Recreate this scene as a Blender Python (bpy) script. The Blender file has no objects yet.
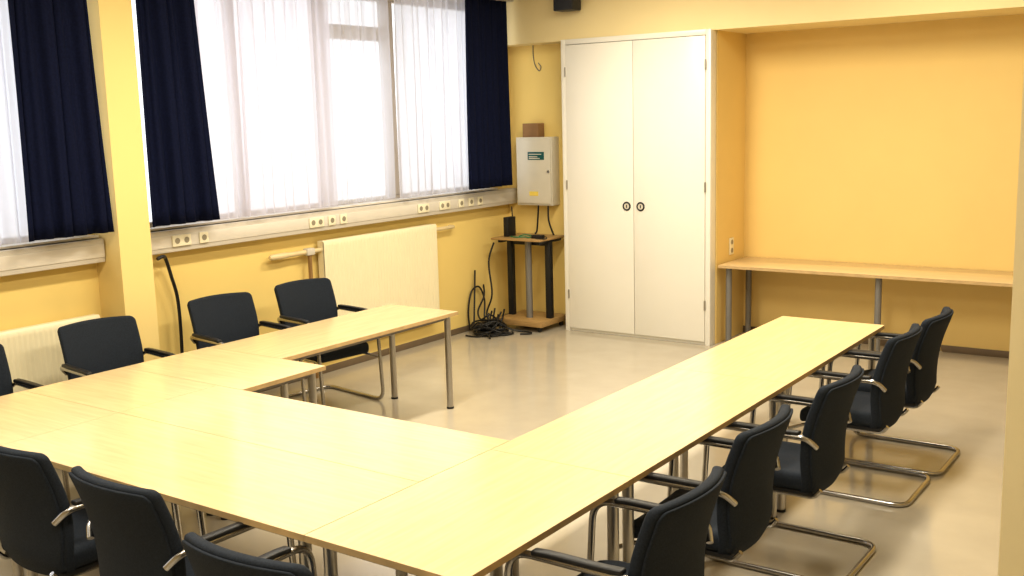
import bpy, bmesh, math, random
from mathutils import Vector, Matrix
random.seed(4)
PI = math.pi
scn = bpy.context.scene
col = scn.collection

# ---------------------------------------------------------------- materials
def new_mat(name):
    m = bpy.data.materials.new(name); m.use_nodes = True
    nt = m.node_tree; b = nt.nodes['Principled BSDF']
    return m, nt, b
def pm(name, c, rough=.5, metal=0, var=.06, scale=8, bump=0, bscale=200, stretch=None, spec=.5, coat=0):
    m, nt, b = new_mat(name)
    tc = nt.nodes.new('ShaderNodeTexCoord')
    src = tc.outputs['Object']
    if stretch:
        mp = nt.nodes.new('ShaderNodeMapping'); mp.inputs['Scale'].default_value = stretch
        nt.links.new(src, mp.inputs['Vector']); src = mp.outputs['Vector']
    n = nt.nodes.new('ShaderNodeTexNoise'); n.inputs['Scale'].default_value = scale
    n.inputs['Detail'].default_value = 4
    nt.links.new(src, n.inputs['Vector'])
    r = nt.nodes.new('ShaderNodeValToRGB')
    r.color_ramp.elements[0].position = .3; r.color_ramp.elements[1].position = .7
    r.color_ramp.elements[0].color = (*[max(0, x*(1-var)) for x in c], 1)
    r.color_ramp.elements[1].color = (*[min(1, x*(1+var)) for x in c], 1)
    nt.links.new(n.outputs['Fac'], r.inputs['Fac'])
    nt.links.new(r.outputs['Color'], b.inputs['Base Color'])
    b.inputs['Roughness'].default_value = rough
    b.inputs['Metallic'].default_value = metal
    b.inputs['Specular IOR Level'].default_value = spec
    b.inputs['Coat Weight'].default_value = coat
    if bump:
        n2 = nt.nodes.new('ShaderNodeTexNoise'); n2.inputs['Scale'].default_value = bscale
        nt.links.new(tc.outputs['Object'], n2.inputs['Vector'])
        bp = nt.nodes.new('ShaderNodeBump'); bp.inputs['Strength'].default_value = bump
        bp.inputs['Distance'].default_value = .01
        nt.links.new(n2.outputs['Fac'], bp.inputs['Height'])
        nt.links.new(bp.outputs['Normal'], b.inputs['Normal'])
    return m
M = {}
M['wall'] = pm('yellow_wall_paint', (.84, .65, .24), .75, var=.02, scale=1.5, bump=.08, bscale=150)
M['golden'] = pm('golden_wall_paint', (.83, .625, .25), .65, var=.02, scale=1.5, bump=.08, bscale=150)
M['column'] = pm('column_paint', (.85, .67, .29), .75, var=.02, scale=1.5, bump=.08, bscale=150)
M['bulk'] = pm('cream_yellow_paint', (.86, .725, .41), .75, var=.02, scale=1.5, bump=.08, bscale=150)
M['cream'] = pm('pale_cream_paint', (.87, .76, .48), .7, var=.02, scale=1.5, bump=.08, bscale=150)
M['ceil'] = pm('ceiling_paint', (.66, .64, .57), .8, var=.02)
M['low_bounce'] = pm('low_bounce_wall_paint', (.54, .44, .25), .8, var=.02)  # yellow walls out of view, darkened on purpose to reduce bounced fill light
M['floor'] = pm('linoleum', (.50, .45, .36), .13, var=.04, scale=4, bump=.012, bscale=12)
M['maple_x'] = pm('maple_along_x', (.73, .565, .325), .18, var=.07, scale=3, stretch=(1.2, 16, 16))
M['maple_y'] = pm('maple_along_y', (.73, .565, .325), .18, var=.07, scale=3, stretch=(16, 1.2, 16))
M['edge'] = pm('beech_edge', (.56, .40, .20), .5, var=.1, scale=12)
M['steel'] = pm('brushed_steel', (.52, .50, .47), .35, 1, var=.04)
M['rail'] = pm('grey_steel_paint', (.24, .23, .22), .45, .3, var=.04)
M['chrome'] = pm('chair_tube', (.50, .49, .48), .25, 1, var=.04)
M['blk'] = pm('black_plastic', (.012, .012, .013), .45, var=.1, scale=40)
M['fabric'] = pm('navy_black_fabric', (.019, .025, .036), .85, var=.25, scale=160, bump=.25, bscale=500, spec=.3)
M['drape'] = pm('navy_drape', (.006, .009, .032), .85, var=.2, scale=60, spec=.1)
M['white'] = pm('cream_lacquer', (.86, .835, .76), .36, var=.015, scale=2)
M['gap'] = pm('dark_gap', (.10, .08, .05), .8, var=.05)
M['duct'] = pm('grey_plastic_duct', (.62, .58, .51), .5, var=.02)
M['ductl'] = pm('pale_plastic_lid', (.70, .66, .59), .45, var=.02)
M['rad'] = pm('radiator_enamel', (.86, .78, .55), .4, var=.015)
M['frame'] = pm('window_beige', (.54, .49, .43), .4, var=.02)
M['sock'] = pm('socket_cream', (.85, .80, .62), .35, var=.02)
M['sockd'] = pm('socket_recess', (.30, .27, .20), .5, var=.05)
M['box'] = pm('electric_cream_grey', (.66, .62, .52), .45, var=.02)
M['green'] = pm('teal_label', (.01, .10, .10), .4, var=.1)
M['yellow'] = pm('warning_yellow', (.80, .62, .12), .5, var=.05)
M['card'] = pm('cardboard', (.28, .16, .07), .8, var=.1)
M['oak'] = pm('worn_oak', (.42, .27, .11), .45, var=.12, scale=4, stretch=(2, 18, 18))
M['base'] = pm('baseboard_brown', (.18, .13, .08), .5, var=.06)
M['copper'] = pm('pipe_brown', (.36, .22, .09), .4, .3, var=.08)
M['tan'] = pm('pipe_tan', (.72, .60, .36), .4, var=.05)
M['gwire'] = pm('green_cable', (.02, .22, .10), .5, var=.1)

def sheer(name, lo, hi, tint=(.75, .745, .79)):
    m = bpy.data.materials.new(name); m.use_nodes = True
    nt = m.node_tree; nt.nodes.clear()
    o = nt.nodes.new('ShaderNodeOutputMaterial')
    tr = nt.nodes.new('ShaderNodeBsdfTransparent')
    d = nt.nodes.new('ShaderNodeBsdfDiffuse'); d.inputs[0].default_value = (.74, .735, .80, 1)
    t = nt.nodes.new('ShaderNodeBsdfTranslucent'); t.inputs[0].default_value = (*tint, 1)
    a = nt.nodes.new('ShaderNodeMixShader'); a.inputs[0].default_value = .68
    nt.links.new(d.outputs[0], a.inputs[1]); nt.links.new(t.outputs[0], a.inputs[2])
    lw = nt.nodes.new('ShaderNodeLayerWeight'); lw.inputs['Blend'].default_value = .5
    n = nt.nodes.new('ShaderNodeTexNoise'); n.inputs['Scale'].default_value = 300
    tc = nt.nodes.new('ShaderNodeTexCoord'); nt.links.new(tc.outputs['Object'], n.inputs['Vector'])
    mr = nt.nodes.new('ShaderNodeMapRange'); mr.inputs['To Min'].default_value = lo; mr.inputs['To Max'].default_value = hi
    nt.links.new(lw.outputs['Facing'], mr.inputs['Value'])
    ma = nt.nodes.new('ShaderNodeMath'); ma.operation = 'MULTIPLY_ADD'
    ma.inputs[1].default_value = .04
    nt.links.new(n.outputs['Fac'], ma.inputs[0]); nt.links.new(mr.outputs[0], ma.inputs[2])
    b = nt.nodes.new('ShaderNodeMixShader'); nt.links.new(ma.outputs[0], b.inputs[0])
    nt.links.new(tr.outputs[0], b.inputs[1]); nt.links.new(a.outputs[0], b.inputs[2])
    nt.links.new(b.outputs[0], o.inputs[0])
    return m
M['sheer'] = sheer('sheer_voile', .70, .98)
M['sheerp'] = sheer('sheer_voile_pink_cast', .70, .98, (.775, .735, .785))  # pink light from outdoors put into the fabric tint
M['sheer2'] = sheer('sheer_voile_thin', .55, .90)
def glassm():
    m = bpy.data.materials.new('pane_glass'); m.use_nodes = True
    nt = m.node_tree; nt.nodes.clear()
    o = nt.nodes.new('ShaderNodeOutputMaterial')
    tr = nt.nodes.new('ShaderNodeBsdfTransparent'); g = nt.nodes.new('ShaderNodeBsdfGlossy')
    g.inputs['Roughness'].default_value = .03
    a = nt.nodes.new('ShaderNodeMixShader'); a.inputs[0].default_value = .05
    nt.links.new(tr.outputs[0], a.inputs[1]); nt.links.new(g.outputs[0], a.inputs[2])
    nt.links.new(a.outputs[0], o.inputs[0]); return m
M['glass'] = glassm()

# ---------------------------------------------------------------- helpers
def obj(name, bm, mat, parent=None, smooth=True, ang=35):
    bmesh.ops.recalc_face_normals(bm, faces=bm.faces[:])
    me = bpy.data.meshes.new(name); bm.to_mesh(me); bm.free()
    if smooth:
        for p in me.polygons: p.use_smooth = True
        me.set_sharp_from_angle(angle=math.radians(ang))
    me.materials.append(M[mat] if isinstance(mat, str) else mat)
    o = bpy.data.objects.new(name, me); col.objects.link(o)
    if parent: o.parent = parent
    return o
def tag(o, label, cat, group=None, kind=None):
    o['label'] = label; o['category'] = cat
    if group: o['group'] = group
    if kind: o['kind'] = kind
    return o
def empty(name, loc=(0, 0, 0), rz=0):
    o = bpy.data.objects.new(name, None); o.empty_display_size = .1
    o.location = loc; o.rotation_euler = (0, 0, rz); col.objects.link(o); return o
def struct(o, label=None):
    o['kind'] = 'structure'
    if label: o['label'] = label
    return o
def copy_tree(o, parent=None):
    c = o.copy(); col.objects.link(c)
    if parent: c.parent = parent
    for ch in list(o.children): copy_tree(ch, c)
    return c
def B(): return bmesh.new()
def box(bm, x0, x1, y0, y1, z0, z1, bev=0, seg=2):
    mt = Matrix.Translation(((x0+x1)/2, (y0+y1)/2, (z0+z1)/2)) @ Matrix.Diagonal((x1-x0, y1-y0, z1-z0, 1))
    vs = bmesh.ops.create_cube(bm, size=1, matrix=mt)['verts']
    if bev:
        es = list({e for v in vs for e in v.link_edges})
        bmesh.ops.bevel(bm, geom=es, offset=bev, segments=seg, profile=.5, affect='EDGES')
    return bm
def tube(bm, pts, r, seg=10, cap=True, closed=False):
    pts = [Vector(p) for p in pts]; n = len(pts)
    rings = []; nrm = None
    for i, p in enumerate(pts):
        if i == 0: t = pts[1]-pts[0]
        elif i == n-1: t = pts[-1]-pts[-2]
        else: t = (pts[i+1]-p).normalized() + (p-pts[i-1]).normalized()
        t = t.normalized() if t.length > 1e-9 else Vector((0, 0, 1))
        if nrm is None:
            a = Vector((0, 0, 1)) if abs(t.z) < .9 else Vector((1, 0, 0))
            nrm = t.cross(a).normalized()
        else:
            nrm = (nrm - t*nrm.dot(t)).normalized()
        bi = t.cross(nrm)
        rr = r[i] if isinstance(r, (list, tuple)) else r
        rings.append([bm.verts.new(p + (nrm*math.cos(2*PI*k/seg) + bi*math.sin(2*PI*k/seg))*rr) for k in range(seg)])
    for i in range(n-1):
        for k in range(seg):
            bm.faces.new((rings[i][k], rings[i][(k+1) % seg], rings[i+1][(k+1) % seg], rings[i+1][k]))
    if cap:
        bm.faces.new(rings[0][::-1]); bm.faces.new(rings[-1])
    return bm
def cyl(bm, p0, p1, r, seg=20): return tube(bm, [p0, p1], r, seg)
def fillet(pts, rad, n=6):
    pts = [Vector(p) for p in pts]; out = [pts[0]]
    for i in range(1, len(pts)-1):
        p = pts[i]; a = pts[i-1]-p; b = pts[i+1]-p
        d = min(rad, a.length*.48, b.length*.48)
        p0 = p + a.normalized()*d; p2 = p + b.normalized()*d
        for k in range(n+1):
            t = k/n
            out.append(p0*(1-t)**2 + p*2*t*(1-t) + p2*t*t)
    out.append(pts[-1]); return out
def smooth_path(pts, n=6):
    pts = [Vector(p) for p in pts]; q = [pts[0]] + pts + [pts[-1]]; out = []
    for i in range(1, len(q)-2):
        for k in range(n):
            t = k/n; p0, p1, p2, p3 = q[i-1:i+3]
            out.append(.5*((2*p1) + (p2-p0)*t + (2*p0-5*p1+4*p2-p3)*t*t + (3*p1-p0-3*p2+p3)*t**3))
    out.append(pts[-1]); return out
def cuts(bm, axis, lo, hi, n):
    for k in range(1, n):
        co = Vector((0, 0, 0)); co[axis] = lo + (hi-lo)*k/n
        no = Vector((0, 0, 0)); no[axis] = 1
        bmesh.ops.bisect_plane(bm, geom=bm.verts[:]+bm.edges[:]+bm.faces[:], plane_co=co, plane_no=no)

# ---------------------------------------------------------------- room shell
XL, XR, YN, YB, ZC = -6.5, 1.5, -1.5, 9.63, 3.5
struct(obj('floor', box(B(), XL-.25, XR+.2, YN-.2, YB+.2, -.1, 0), 'floor', smooth=False), 'beige linoleum floor')
struct(obj('ceiling', box(B(), XL-.25, XR+.2, YN-.2, YB+.2, ZC, ZC+.1), 'ceil', smooth=False), 'ceiling')
for a in ((YN, YB, 0, 1.42), (YN, YB, 3.3, ZC), (YN, -1.0, 1.42, 3.3), (4.20, 4.47, 1.42, 3.3), (8.86, YB, 1.42, 3.3)):
    struct(obj('wall_left', box(B(), XL-.25, XL, *a), 'wall', smooth=False), 'yellow wall under and around the windows')
struct(obj('wall_column', box(B(), XL, -6.22, 4.21, 4.46, 0, ZC), 'column', smooth=False), 'yellow column between the two windows')
struct(obj('wall_back', box(B(), XL-.25, XR+.2, YB, YB+.2, 0, ZC), 'golden', smooth=False), 'golden yellow back wall of the alcove')
struct(obj('wall_niche', box(B(), XL, -5.645, 9.15, YB, 0, 2.88), 'wall', smooth=False), 'yellow wall behind the electrical cabinet')
struct(obj('wall_alcove', box(B(), -4.06, -4.03, 8.985, YB, 0, 2.88), 'golden', smooth=False), 'golden yellow side wall of the alcove beside the closet')
struct(obj('wall_bulkhead', box(B(), XL, XR, 8.90, YB, 2.88, ZC), 'bulk', smooth=False), 'cream yellow bulkhead above closet and alcove')
struct(obj('wall_right', box(B(), -.668, XR, 4.0, 4.25, 0, ZC), 'cream', smooth=False), 'cream wall end at the right edge')
struct(obj('wall_side', box(B(), XR, XR+.2, YN, YB, 0, ZC), 'low_bounce', smooth=False), 'yellow wall out of sight on the right')
struct(obj('wall_near', box(B(), XL-.25, XR+.2, YN-.2, YN, 0, ZC), 'low_bounce', smooth=False), 'yellow wall behind the camera')
struct(obj('baseboard_back', box(B(), -4.03, XR, YB-.012, YB, 0, .06, .003), 'base'), 'dark baseboard along the alcove')
struct(obj('baseboard_left', box(B(), XL, XL+.012, 4.46, 9.15, 0, .06, .003), 'base'), 'dark baseboard under the window')

# ---------------------------------------------------------------- windows
def window(name, y0, y1, mull, trans, label):
    r = empty(name, (-6.6, (y0+y1)/2, 1.42)); struct(r, label)
    oy = (y0+y1)/2; oz = 1.42
    f = B(); z0, z1 = 0, 1.88
    box(f, -.04, .04, y0-oy, y1-oy, z0, z0+.05, .006); box(f, -.04, .04, y0-oy, y1-oy, z1-.08, z1, .006)
    for y in (y0, y1-.08): box(f, -.04, .04, y-oy, y-oy+.08, z0+.05, z1-.08, .006)
    obj('window_frame', f, 'frame', r)
    for y, w in mull:
        obj('mullion', box(B(), -.045, .045, y-w/2-oy, y+w/2-oy, .05, z1-.08, .006), 'frame', r)
    for a, c, z in trans:
        obj('transom', box(B(), -.05, .05, a-oy, c-oy, z-oz-.06, z-oz+.06, .006), 'frame', r)
    obj('pane', box(B(), -.004, .004, y0-oy+.05, y1-oy-.05, .04, z1-.05), 'glass', r, smooth=False)
window('window_1', 4.47, 8.86, [(5.59, .05), (6.54, .11), (7.41, .11)], [(6.60, 7.35, 2.93)], 'wide window behind white sheers right of the column')
window('window_2', -1.0, 4.20, [(.3, .1), (1.6, .1), (2.9, .1)], [(1.65, 2.85, 2.95)], 'window behind sheer at the left edge')
for i, (a, c) in enumerate([(4.465, 8.88), (-1.3, 4.205)]):
    o = obj('curtain_rail', box(B(), XL, -6.18, a, c, 3.3, 3.36, .005), 'frame')
    tag(o, ['curtain rail above the window right of the column', 'curtain rail above the window at the left edge'][i], 'curtain rail')
    s = obj('trim_%d' % (i+1), box(B(), -6.56, -6.42, max(a, -1.0)+.01, min(c, 8.86)-.01, 1.4205, 1.437, .004), 'ductl')
    struct(s, 'window sill board')

def curtain(name, y0, y1, x, amp, folds, z0, z1, mat, flare=0, ph=0, thick=0, slant=0):
    bm = B(); ny = int(folds*14); nz = 16; g = []
    for j in range(nz+1):
        v = j/nz; z = z1 + (z0-z1)*v; row = []
        for i in range(ny+1):
            u = i/ny
            w = folds*2*PI*u + ph + .9*math.sin(3.1*u*2*PI+ph) + .6*math.sin(7.3*u*2*PI+2*ph) + .25*math.sin(v*3+u*9)
            a = amp*(.70+.30*math.sin(u*17+ph))*(.75+.25*v)
            xx = x + a*math.sin(w) + .18*a*math.sin(2*w+1+v)
            mid = (y0+y1)/2
            yy = mid + (u-.5)*(y1-y0)*(1+flare*(v-.5)) + .014*math.sin(w*.5+v*2) + slant*(v-.5)*u
            row.append(bm.verts.new((xx, yy, z)))
        g.append(row)
    for j in range(nz):
        for i in range(ny):
            bm.faces.new((g[j][i], g[j][i+1], g[j+1][i+1], g[j+1][i]))
    o = obj(name, bm, mat, ang=180)
    if thick:
        md = o.modifiers.new('thick', 'SOLIDIFY'); md.thickness = thick
    return o
tag(curtain('drape', 3.58, 4.165, -6.245, .034, 5, 1.47, 3.3, 'drape', .06, .4, .004, .04), 'dark navy drape left of the yellow column', 'curtain', 'navy drapes')
tag(curtain('drape', 4.485, 5.03, -6.245, .034, 5, 1.47, 3.3, 'drape', .0, 1.3, .004, .10), 'dark navy drape right of the yellow column', 'curtain', 'navy drapes')
tag(curtain('drape', 8.14, 8.83, -6.245, .034, 7, 1.47, 3.3, 'drape', .0, 2.2, .004), 'dark navy drape at the far end of the window by the electrical cabinet', 'curtain', 'navy drapes')
tag(curtain('sheer_curtain', 2.3, 3.75, -6.345, .036, 12, 1.455, 3.3, 'sheer', 0, .2), 'white sheer curtain at the left edge before the column', 'curtain', 'white sheers')
tag(curtain('sheer_curtain', 4.95, 6.40, -6.34, .036, 12, 1.455, 3.3, 'sheerp', 0, 1.2), 'white sheer curtain, outdoor pink cast put into its colour, next to the drape right of the column', 'curtain', 'white sheers')
tag(curtain('sheer_curtain', 6.40, 7.22, -6.405, .018, 8, 1.455, 3.3, 'sheer2', 0, 2.2), 'thinnest white sheer curtain, window casement showing through', 'curtain', 'white sheers')
tag(curtain('sheer_curtain', 7.22, 8.3, -6.34, .036, 10, 1.455, 3.3, 'sheer', 0, .7), 'white sheer curtain panel next to the far navy drape', 'curtain', 'white sheers')

# ---------------------------------------------------------------- cable trunking and sockets
def duct(y0, y1, label, feed=None):
    r = empty('cable_duct', (XL, y0, 1.255)); L = y1-y0
    obj('duct_body', box(B(), 0, .115, 0, L, 0, .16, .006), 'duct', r)
    obj('duct_lid', box(B(), .1151, .121, 0.004, L-.004, .035, .125, .002), 'ductl', r)
    if feed: obj('feed_conduit', tube(B(), [(.03, feed, .001), (.03, feed, -1.255)], .014, 12), 'duct', r)
    tag(r, label, 'cable duct', 'cable ducts')
duct(4.465, 9.145, 'long grey cable duct under the window right of the column')
duct(-1.2, 4.205, 'grey cable duct under the window at the left edge', .5)
def socket(y, n, label, grp=None):
    r = empty('power_socket', (-6.3785, y, 1.335)); w = .082*n
    obj('plate', box(B(), 0, .012, -w/2, w/2, -.041, .041, .004), 'sock', r)
    for k in range(n):
        cy = -w/2 + .041 + .082*k
        obj('socket_recess', cyl(B(), (.0125, cy, 0), (.0135, cy, 0), .022, 20), 'sockd', r)
    tag(r, label, 'socket', 'power sockets on the cable duct')
socket(4.83, 2, 'double socket nearest the column on the long cable duct')
socket(5.03, 1, 'single socket just right of the double socket nearest the column')
socket(6.19, 2, 'double socket on the duct above the left end of the tall radiator')
socket(6.37, 1, 'first single socket right of the double socket at the left end of the tall radiator')
socket(6.51, 1, 'second single socket right of the double socket at the left end of the tall radiator')
socket(7.58, 2, 'double socket on the duct above the right end of the tall radiator')
socket(7.90, 2, 'double socket just beyond the right end of the tall radiator')
socket(8.16, 1, 'first single socket beyond the farthest double socket on the duct')
socket(8.32, 1, 'second single socket beyond the farthest double socket on the duct')
socket(8.47, 1, 'single socket farthest along the duct toward the corner')
r = empty('wall_socket', (-4.0295, 9.31, .89))
obj('plate', box(B(), 0, .012, -.045, .045, -.08, .08, .004), 'sock', r)
for z in (-.04, .04): obj('socket_recess', cyl(B(), (.0125, 0, z), (.0135, 0, z), .024), 'sockd', r)
tag(r, 'cream double socket on the alcove side wall above the worktop', 'socket')

# ---------------------------------------------------------------- radiators
def radiator(y0, y1, z0, z1, label, valves=()):
    r = empty('radiator', (XL, y0, z0)); L = y1-y0; H = z1-z0
    bm = B(); n = int(L/.009); rows = []
    for j, (z, dx) in enumerate([(0.0, -.012), (.015, 0), (.05, 0), (H-.05, 0), (H-.015, 0), (H, -.012)]):
        row = []
        for i in range(n+1):
            y = L*i/n; g = .0032*(1 if i % 4 in (0, 1) else -1) if 2 < i < n-2 and j in (2, 3) else 0
            row.append(bm.verts.new((.105+dx+g, y, z)))
        rows.append(row)
    for j in range(5):
        for i in range(n):
            bm.faces.new((rows[j][i], rows[j][i+1], rows[j+1][i+1], rows[j+1][i]))
    obj('front_panel', bm, 'rad', r, ang=60)
    obj('back_panel', box(B(), .03, .05, .01, L-.01, .01, H-.02, .004), 'rad', r)
    for y in (0, L-.006): obj('side_panel', box(B(), .03, .092, y, y+.006, .005, H-.002), 'rad', r, smooth=False)
    g = B()
    for k in range(4): box(g, .036+.015*k, .042+.015*k, .006, L-.006, H-.012, H-.002)
    for k in range(int(L/.1)): box(g, .034, .092, .02+.1*k, .024+.1*k, H-.014, H-.003)
    obj('top_grille', g, 'rad', r, smooth=False)
    for y in (.2, L-.24):
        obj('wall_bracket', box(B(), 0, .031, y, y+.04, .05, H-.08), 'rad', r, smooth=False)
    for kind in valves:
        if kind == 'L':
            v = obj('supply_pipe', tube(B(), [(.065, 0, H-.075), (.065, -.55, H-.075)], .020, 14), 'tan', r)
            obj('thermostat_head', tube(B(), [(.065, -.36, H-.075), (.065, -.40, H-.075), (.065, -.55, H-.075), (.065, -.57, H-.075)], [.02, .026, .025, .015], 16), 'tan', v)
            obj('valve_body', box(B(), .035, .095, -.18, -.09, H-.105, H-.045, .01), 'duct', v)
            obj('drop_pipe', tube(B(), [(.065, -.13, H-.075), (.065, -.13, -z0+.0)], .018, 12), 'copper', r)
        elif kind == 'D':
            obj('drop_pipe', tube(B(), [(.065, .1, .03), (.065, .1, -z0)], .014, 12), 'copper', r)
        else:
            obj('supply_pipe', tube(B(), fillet([(.065, L, H-.06), (.065, L+.32, H-.06), (0, L+.32, H-.06)], .03), .018, 12), 'tan', r)
    tag(r, label, 'radiator', 'radiators')
radiator(6.28, 7.79, .22, 1.165, 'tall cream ribbed radiator under the window right of the column', ('L', 'R'))
radiator(2.0, 4.13, .15, .90, 'low cream radiator behind the chairs at the left edge', ('D',))
tag(obj('hanging_hose', tube(B(), smooth_path([(-6.36, 4.60, 1.225), (-6.362, 4.65, 1.238), (-6.40, 4.70, 1.21), (-6.42, 4.75, 1.08), (-6.43, 4.80, .88), (-6.43, 4.80, .5), (-6.42, 4.76, .2), (-6.40, 4.75, .012)]), .013, 10), 'blk'), 'black cable hanging down the wall right of the column', 'cable')

# ---------------------------------------------------------------- closet
r = empty('closet', (-4.8425, 8.865, 0))
x0, x1 = -.785, .802
fb = B()
box(fb, x0, x0+.05, 0, .14, 0, 2.89, .003); box(fb, x1-.05, x1, 0, .119, 0, 2.89, .003)
box(fb, x0+.05, x1-.05, 0, .034, 2.84, 2.89, .003); box(fb, x0+.05, x1-.05, .02, .14, 0, .04, .003)
obj('closet_frame', fb, 'white', r)
obj('closet_body', box(B(), x0+.004, x1-.024, .12, .755, 0.002, 2.87), 'white', r, smooth=False)
obj('closet_interior', box(B(), x0+.03, x1-.03, .03, .121, .03, 2.85), 'gap', r, smooth=False)
for s in (-1, 1):
    a, c = (x0+.053, .0095) if s < 0 else (.0155, x1-.053)
    d = obj('door', box(B(), a, c, -.006, .022, .035, 2.835, .002), 'white', r)
    kx = .0125 + s*.075
    kb = B()
    pts = [(kx+.036*math.cos(t*PI/12), -.008, 1.285+.036*math.sin(t*PI/12)) for t in range(25)]
    tube(kb, pts, .008, 8, cap=False)
    k = obj('ring_pull', kb, 'blk', d)
    obj('pull_plate', cyl(B(), (kx, -.006, 1.285), (kx, -.010, 1.285), .030), 'box', d)
    obj('keyhole', box(B(), kx-.005, kx+.005, -.012, -.0095, 1.27, 1.30, .002), 'blk', d)
    hx = x0+.05 if s < 0 else x1-.05
    for z in (.38, 1.48, 2.58):
        obj('hinge', cyl(B(), (hx, -.008, z-.045), (hx, -.008, z+.045), .008, 10), 'steel', d)
tag(r, 'tall cream built-in closet with two doors and round pulls', 'closet')

# ---------------------------------------------------------------- worktop in alcove
r = empty('worktop', (-2.4, 9.29, 0))
obj('tabletop', box(B(), -1.60, 1.9, -.335, .325, .727, .755, .003), 'maple_x', r)
obj('edge_band', box(B(), -1.60, 1.9, -.338, -.3352, .728, .754), 'edge', r, smooth=False)
obj('support_rail', box(B(), -1.5, 1.8, .29, .32, .68, .7265), 'rail', r, smooth=False)
for x, y in ((-1.53, -.25), (-1.53, .22), (-.16, -.25), (1.5, -.25), (1.5, .22)):
    l = obj('leg', cyl(B(), (x, y, .01), (x, y, .727), .028), 'rail', r)
    obj('foot', cyl(B(), (x, y, 0), (x, y, .012), .031), 'blk', l)
tag(r, 'long pale wood worktop on steel legs in the alcove', 'worktop')

# ---------------------------------------------------------------- conference tables
def table(x0, x1, y0, y1, label, grain, ins=.06):
    g = .0007
    x0 += g; x1 -= g; y0 += g; y1 -= g
    cx, cy = (x0+x1)/2, (y0+y1)/2; hx, hy = (x1-x0)/2, (y1-y0)/2
    r = empty('conference_table', (cx, cy, 0)); e = .0006
    obj('tabletop', box(B(), -hx, hx, -hy, hy, .714, .74, .0004, 1), 'maple_'+grain, r)
    b = B()
    box(b, -hx-e, -hx, -hy-e, hy+e, .7145, .7395); box(b, hx, hx+e, -hy-e, hy+e, .7145, .7395)
    box(b, -hx, hx, -hy-e, -hy, .7145, .7395); box(b, -hx, hx, hy, hy+e, .7145, .7395)
    obj('edge_band', b, 'edge', r, smooth=False)
    f = B(); i2 = ins; w = .012
    box(f, -hx+i2, hx-i2, -hy+i2-w, -hy+i2+w, .684, .7138); box(f, -hx+i2, hx-i2, hy-i2-w, hy-i2+w, .684, .7138)
    box(f, -hx+i2-w, -hx+i2+w, -hy+i2, hy-i2, .684, .7138); box(f, hx-i2-w, hx-i2+w, -hy+i2, hy-i2, .684, .7138)
    obj('frame_rail', f, 'rail', r, smooth=False)
    for sx in (-1, 1):
        for sy in (-1, 1):
            x, y = sx*(hx-ins), sy*(hy-ins)
            l = obj('leg', cyl(B(), (x, y, .012), (x, y, .7139), .024), 'steel', r)
            obj('foot', cyl(B(), (x, y, 0), (x, y, .014), .027), 'blk', l)
    tag(r, label, 'table', 'pale wood conference tables')
table(-5.46, -4.78, 4.285, 6.04, 'narrow pale wood table end near the tall radiator, forming the short free arm', 'y')
table(-5.47, -4.40, 3.652, 4.283, 'pale wood table sticking into the notch, touching the short free arm', 'x')
table(-5.47, -4.60, 3.027, 3.65, 'pale wood middle table of the left block by the low radiator', 'x')
table(-5.47, -4.60, 2.40, 3.025, 'pale wood table at the left front corner of the arrangement', 'x')
table(-4.598, -2.622, 3.027, 3.65, 'pale wood cross table bordering the open middle of the arrangement', 'x')
table(-4.598, -2.622, 2.40, 3.025, 'pale wood cross table along the front with chairs tucked in', 'x')
table(-2.62, -1.92, 2.40, 3.503, 'pale wood table at the right front corner nearest the camera', 'y')
table(-2.62, -1.92, 3.505, 5.208, 'narrow pale wood table in the middle of the long right arm', 'y')
table(-2.62, -1.92, 5.21, 6.95, 'narrow pale wood table at the far end of the long right arm', 'y')

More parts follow.
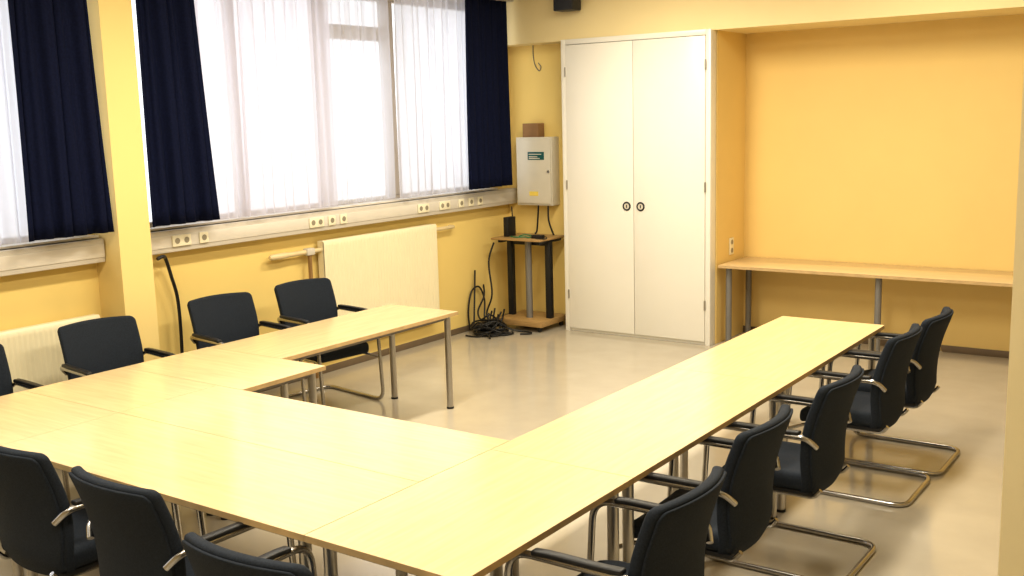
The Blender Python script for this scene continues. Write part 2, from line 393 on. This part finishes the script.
# ---------------------------------------------------------------- chairs
def make_chair():
    S = 1.06
    r = empty('cantilever_chair')
    def part(name, bm, mat, ang=35):
        for v in bm.verts: v.co *= S
        return obj(name, bm, mat, r, ang=ang)
    s = box(B(), -.225, .225, -.20, .245, .385, .468, .03, 3)
    cuts(s, 0, -.225, .225, 8); cuts(s, 1, -.2, .245, 8)
    for v in s.verts:
        t = max(0, (v.co.y-.10)/.145); v.co.z -= .03*t*t
        v.co.z -= .010*(1-(v.co.x/.225)**2)*(1 if v.co.z > .43 else 0)
        v.co.x *= 1 - .06*max(0, -v.co.y/.2)
    part('seat', s, 'fabric', 60)
    part('seat_pan', box(B(), -.205, .205, -.185, .17, .366, .386, .006), 'blk')
    def back(w, z0, z1, y0, y1, rad, bev, nm, mat):
        bm = B(); out = []
        for (cx, cz, a0, rd) in ((w, z1, 0, rad*.55), (-w, z1, 90, rad*.55), (-w, z0, 180, rad*1.3), (w, z0, 270, rad*1.3)):
            ox = cx - rd if cx > 0 else cx + rd
            oz = cz - rd if cz == z1 else cz + rd
            for k in range(7):
                a = math.radians(a0+15*k); out.append((ox+rd*math.cos(a), oz+rd*math.sin(a)))
        f0 = bm.faces.new([bm.verts.new((x, y0, z)) for x, z in out])
        ex = bmesh.ops.extrude_face_region(bm, geom=[f0])
        for v in [g for g in ex['geom'] if isinstance(g, bmesh.types.BMVert)]: v.co.y = y1
        es = [e for e in bm.edges if abs(e.verts[0].co.y-e.verts[1].co.y) < 1e-6]
        bmesh.ops.bevel(bm, geom=es, offset=bev, segments=3, profile=.5, affect='EDGES')
        cuts(bm, 0, -w, w, 12); cuts(bm, 2, z0, z1, 12)
        for v in bm.verts:
            u = (v.co.z-.40)/.46; uu = min(1, max(0, u))
            v.co.z -= .008*(v.co.x/w)**2*uu**3
            v.co.x *= .86 + .14*math.sin(PI*.5*min(1, (uu+.1)*1.25))
            v.co.y += -.222 - .075*u + .030*math.sin(PI*uu) + .044*(v.co.x/.22)**2
            if u < .1: v.co.y += .25*(.1-u)**1.3
        return part(nm, bm, mat, 60)
    back(.244, .350, .884, -.004, .038, .055, .015, 'backrest', 'fabric')
    back(.235, .360, .873, -.015, -.003, .05, .005, 'back_shell', 'fabric')
    fr = B(); X = .268
    path = [(-.224, -.208, .600), (-X, -.18, .650), (-X, .275, .648), (-X, .315, .0135), (-X, -.34, .0135),
            (X, -.34, .0135), (X, .315, .0135), (X, .275, .648), (X, -.18, .650), (.224, -.208, .600)]
    tube(fr, fillet(path, .085, 7), .0132, 12)
    part('tube_frame', fr, 'chrome')
    for s_ in (-1, 1):
        sp = B()
        tube(sp, fillet([(s_*.268, .296, .33), (s_*.20, .19, .362), (s_*.19, -.19, .362), (s_*.19, -.22, .40)], .05, 5), .010, 8)
        part('seat_support', sp, 'chrome')
    for s_ in (-1, 1):
        a = box(B(), s_*.268-.018, s_*.268+.018, -.15, .18, .657, .677, .008, 3)
        cuts(a, 1, -.15, .18, 6)
        for v in a.verts:
            t = max(0, (v.co.y-.10)/.1); v.co.z -= .008*t*t
            v.co.x -= s_*.012*max(0, (-v.co.y-.08)/.11)
        part('arm_pad', a, 'blk', 60)
    return r
proto = make_chair()
spots = [
 (-1.75, 6.53, 90, 'black armchair at the far end of the long right table arm', 0),
 (-1.78, 5.92, 90, 'black armchair second from the alcove along the long right table arm', 0),
 (-1.76, 4.77, 90, 'black armchair in the middle of the row of five beside the long right arm', 0),
 (-1.80, 3.93, 91, 'black armchair second nearest to the camera beside the long right arm', 0),
 (-1.72, 3.06, 90, 'black armchair nearest to the camera beside the long right arm', 0),
 (-5.79, 5.64, -98, 'black armchair in front of the tall radiator behind the short free arm', 1),
 (-5.83, 4.86, -98, 'black armchair beside the hanging black cable, right of the column', 1),
 (-5.79, 3.84, -97, 'black armchair in front of the column, at the end of the low radiator', 1),
 (-5.74, 2.92, -95, 'black armchair cut off by the left photo edge before the low radiator', 1),
 (-3.98, 2.36, 0, 'black armchair cut off at the lower left, leftmost of three along the front', 2),
 (-3.24, 2.34, -2, 'black armchair in the middle of the three along the front', 2),
 (-2.36, 2.165, 1, 'black armchair rightmost of the three along the front, pulled out most', 2)]
G = ['chairs along the right arm', 'chairs along the window side', 'chairs along the front']
for i, (x, y, a, lab, g) in enumerate(spots):
    c = proto if i == 0 else copy_tree(proto)
    c.location = (x, y, 0); c.rotation_euler = (0, 0, math.radians(a))
    tag(c, lab, 'chair', G[g])

# ---------------------------------------------------------------- corner: electrical cabinet, stand, clutter
r = empty('electrical_cabinet', (-6.065, 9.15, 1.25))
obj('cabinet_body', box(B(), -.225, .215, -.14, 0, 0, .70, .006), 'box', r)
d = obj('cabinet_door', box(B(), -.215, .205, -.155, -.141, .02, .68, .006), 'box', r)
obj('label_plate', box(B(), -.07, .13, -.1585, -.1552, .47, .55, .001), 'green', d)
w = B()
for k, (a, c, z) in enumerate([(-.055, .10, .522), (-.055, .05, .497), (-.055, .08, .48)]): box(w, a, c, -.1602, -.1586, z, z+.009)
obj('printed_lines', w, 'box', d, smooth=False)
obj('warning_sticker', box(B(), -.06, .05, -.158, -.1552, .10, .145, .001), 'yellow', d, smooth=False)
obj('lock', cyl(B(), (.18, -.155, .35), (.18, -.163, .35), .013), 'steel', d)
tag(r, 'grey wall-mounted electrical cabinet with teal label and yellow warning sticker', 'electrical cabinet')
b = box(B(), -6.21, -6.02, 9.02, 9.14, 1.951, 2.09, .003)
o = obj('cardboard_box', b, 'card'); tag(o, 'small brown box on top of the electrical cabinet', 'box')

r = empty('equipment_stand', (-6.05, 8.84, 0))
obj('tabletop', box(B(), -.30, .30, -.24, .26, .924, .944, .004), 'oak', r)
obj('base_board', box(B(), -.26, .30, -.24, .26, .055, .115, .004), 'oak', r)
for x, y in ((-.22, .0), (.25, .0)):
    obj('post', box(B(), x-.03, x+.03, y-.03, y+.03, .1152, .9238, .004), 'blk', r)
    obj('cross_bar', box(B(), x-.018, x+.018, -.20, .22, .895, .9235, .003), 'blk', r)
for x, y in ((-.20, -.19), (.25, -.19), (-.20, .21), (.25, .21)):
    obj('castor', tube(B(), [(x-.012, y, .0275), (x+.012, y, .0275)], .0275, 16), 'blk', r)
obj('top_rail', box(B(), -.19, .22, -.02, .02, .86, .90, .003), 'blk', r)
obj('centre_column', cyl(B(), (.04, -.06, .1151), (.04, -.06, .9235), .034), 'rail', r)
tag(r, 'dark equipment stand with wood top, grey pole and wood base under the electrical cabinet', 'stand')
r = empty('network_box', (-6.25, 8.80, .9445))
obj('casing', box(B(), -.03, .03, -.07, .07, 0, .20, .006), 'blk', r)
obj('antenna', cyl(B(), (0, .055, .199), (-.01, .06, .30), .006, 8), 'blk', r)
tag(r, 'upright black network box on the equipment stand', 'network box')
r = empty('cable_adapter', (-5.86, 8.74, .9445))
obj('casing', box(B(), -.06, .06, -.035, .035, 0, .035, .006), 'blk', r)
obj('plug_lead', tube(B(), smooth_path([(.055, 0, .017), (.10, -.01, .02), (.13, -.04, .008), (.10, -.08, .007), (.02, -.07, .007)]), .005, 8), 'blk', r)
tag(r, 'small flat black adapter lying on the equipment stand', 'adapter')
tag(obj('green_cable', tube(B(), smooth_path([(-6.18, 8.72, .9505), (-6.10, 8.70, .9505), (-6.02, 8.76, .9505), (-5.97, 8.72, .9505), (-5.95, 8.83, .9505), (-5.98, 8.86, .9505), (-6.06, 8.80, .966), (-6.12, 8.78, .9505)]), .006, 8), 'gwire'), 'green cable lying coiled on the equipment stand', 'cable')
cl = [('black cable looped on the floor left of the equipment stand', [(-6.46, 8.46, .62), (-6.43, 8.40, .35), (-6.37, 8.30, .08), (-6.30, 8.22, .012), (-6.15, 8.20, .012), (-6.04, 8.30, .012), (-6.06, 8.42, .012), (-6.2, 8.46, .012), (-6.32, 8.36, .012), (-6.26, 8.24, .034), (-6.12, 8.18, .034), (-6.04, 8.12, .012)]),
      ('black cable draped from the stand edge down to the floor', [(-6.30, 8.585, .90), (-6.34, 8.54, .7), (-6.28, 8.50, .38), (-6.34, 8.48, .18), (-6.28, 8.46, .05), (-6.18, 8.38, .034), (-6.10, 8.28, .034), (-6.02, 8.32, .012), (-5.98, 8.42, .012), (-6.04, 8.5, .012)]),
      ('thin black cable arching above the tangle beside the stand', [(-6.46, 8.60, .42), (-6.40, 8.52, .46), (-6.34, 8.44, .36), (-6.36, 8.36, .22), (-6.28, 8.30, .15), (-6.2, 8.34, .2), (-6.18, 8.44, .12), (-6.24, 8.40, .056), (-6.12, 8.26, .054), (-6.2, 8.14, .012), (-6.34, 8.12, .012)]),
      ('black cable in a high loop leaning on the wall by the stand', [(-6.47, 8.36, .015), (-6.47, 8.34, .2), (-6.47, 8.40, .40), (-6.46, 8.52, .44), (-6.44, 8.58, .30), (-6.40, 8.52, .12), (-6.30, 8.42, .06), (-6.18, 8.30, .07), (-6.08, 8.34, .03), (-6.02, 8.44, .012)]),
      ('black cable running from the tangle under the stand', [(-6.30, 8.30, .07), (-6.18, 8.40, .12), (-6.06, 8.50, .035), (-5.96, 8.56, .012), (-5.86, 8.56, .012), (-5.82, 8.50, .012), (-5.90, 8.44, .012)])]
for lab, pts in cl:
    tag(obj('floor_cable', tube(B(), smooth_path(pts), .009, 8), 'blk'), lab, 'cable', 'cables by the equipment stand')
rnd = random.Random(11)
for q in range(6):
    pts = []; ph = rnd.random()*6
    cx, cy = -6.21+rnd.uniform(-.08, .08), 8.36+rnd.uniform(-.08, .08)
    pts.append((-6.38+.04*q, 8.57, .16+.03*(q % 3))); pts.append((-6.36+.03*q, 8.52, .08))
    for k in range(9):
        a = ph + k*.95
        rr = rnd.uniform(.07, .16)
        pts.append((max(-6.44, cx+1.2*rr*math.cos(a)), min(8.55, cy+rr*math.sin(a)), .012 + .024*q*rnd.uniform(.3, 1)))
    pts.append((cx+.12, cy-.12+.03*q, .012))
    tag(obj('floor_cable', tube(B(), smooth_path(pts), .009, 8), 'blk'), 'black cable coiled in the dense tangle on the floor left of the equipment stand', 'cable', 'tangled cables in the pile by the stand')
for q, pts in enumerate([[(-5.90, 9.0, 1.249), (-5.91, 9.02, 1.1), (-5.88, 9.05, .96), (-5.87, 9.06, .945)],
                         [(-6.02, 9.0, 1.249), (-6.05, 9.03, 1.12), (-6.08, 9.05, .98), (-6.10, 9.04, .951)]]):
    tag(obj('cabinet_lead', tube(B(), smooth_path(pts), .009, 8), 'blk'), ['dark lead from the right of the electrical cabinet down to the stand', 'dark lead from the middle of the electrical cabinet down to the stand'][q], 'cable')
tag(obj('wall_cable', tube(B(), smooth_path([(-6.14, 9.145, 2.879), (-6.14, 9.145, 2.78), (-6.12, 9.145, 2.68), (-6.07, 9.145, 2.62), (-6.05, 9.145, 2.66), (-6.08, 9.145, 2.70)]), .0045, 8), 'rail'), 'thin cable end on the wall above the electrical cabinet', 'cable')
r = empty('loudspeaker', (-5.49, 8.899, 3.15))
obj('speaker_body', box(B(), -.11, .11, -.20, -.04, 0, .30, .01), 'blk', r)
obj('speaker_grille', box(B(), -.10, .10, -.206, -.2005, .01, .29, .002), 'blk', r)
obj('wall_bracket', box(B(), -.03, .03, -.041, 0, .10, .20, .003), 'blk', r)
tag(r, 'small black loudspeaker on the bulkhead above the closet', 'loudspeaker')

# ---------------------------------------------------------------- camera
Rv = Vector((.8178, .5747, -.0263)).normalized()
F = Vector((-.5710, .8052, -.1610)); F = (F - Rv*F.dot(Rv)).normalized()
U = Rv.cross(F).normalized()
cam = bpy.data.cameras.new('camera'); co = bpy.data.objects.new('camera', cam); col.objects.link(co)
cam.sensor_width = 36; cam.lens = 36*1048/1024; cam.clip_start = .05
m3 = Matrix((Rv, U, -F)).transposed()
co.matrix_world = Matrix.Translation((0, 0, 2.16)) @ m3.to_4x4()
scn.camera = co

# ---------------------------------------------------------------- light
w = bpy.data.worlds.new('world'); scn.world = w; w.use_nodes = True
bg = w.node_tree.nodes['Background']; bg.inputs[0].default_value = (.93, .955, 1, 1); bg.inputs[1].default_value = 1.75
def area(x, y, z, sx, sy, e, c, rot=(0, 0, 0)):
    l = bpy.data.lights.new('lamp', 'AREA'); l.shape = 'RECTANGLE'; l.size = sx; l.size_y = sy; l.energy = e; l.color = c
    o = bpy.data.objects.new('lamp', l); o.location = (x, y, z); o.rotation_euler = rot; col.objects.link(o)
WC = (1, .92, .76)
for y, k in ((1.5, .92), (4.4, 1.0), (7.0, 1.0)):
    area(-4.3, y, 3.46, .30, 1.5, 68*k, WC)
    area(-1.9, y, 3.46, .30, 1.5, 72*k, WC)
scn.view_settings.view_transform = 'Standard'
scn.view_settings.look = 'None'
scn.view_settings.exposure = 0.1
scn.view_settings.gamma = 0.88
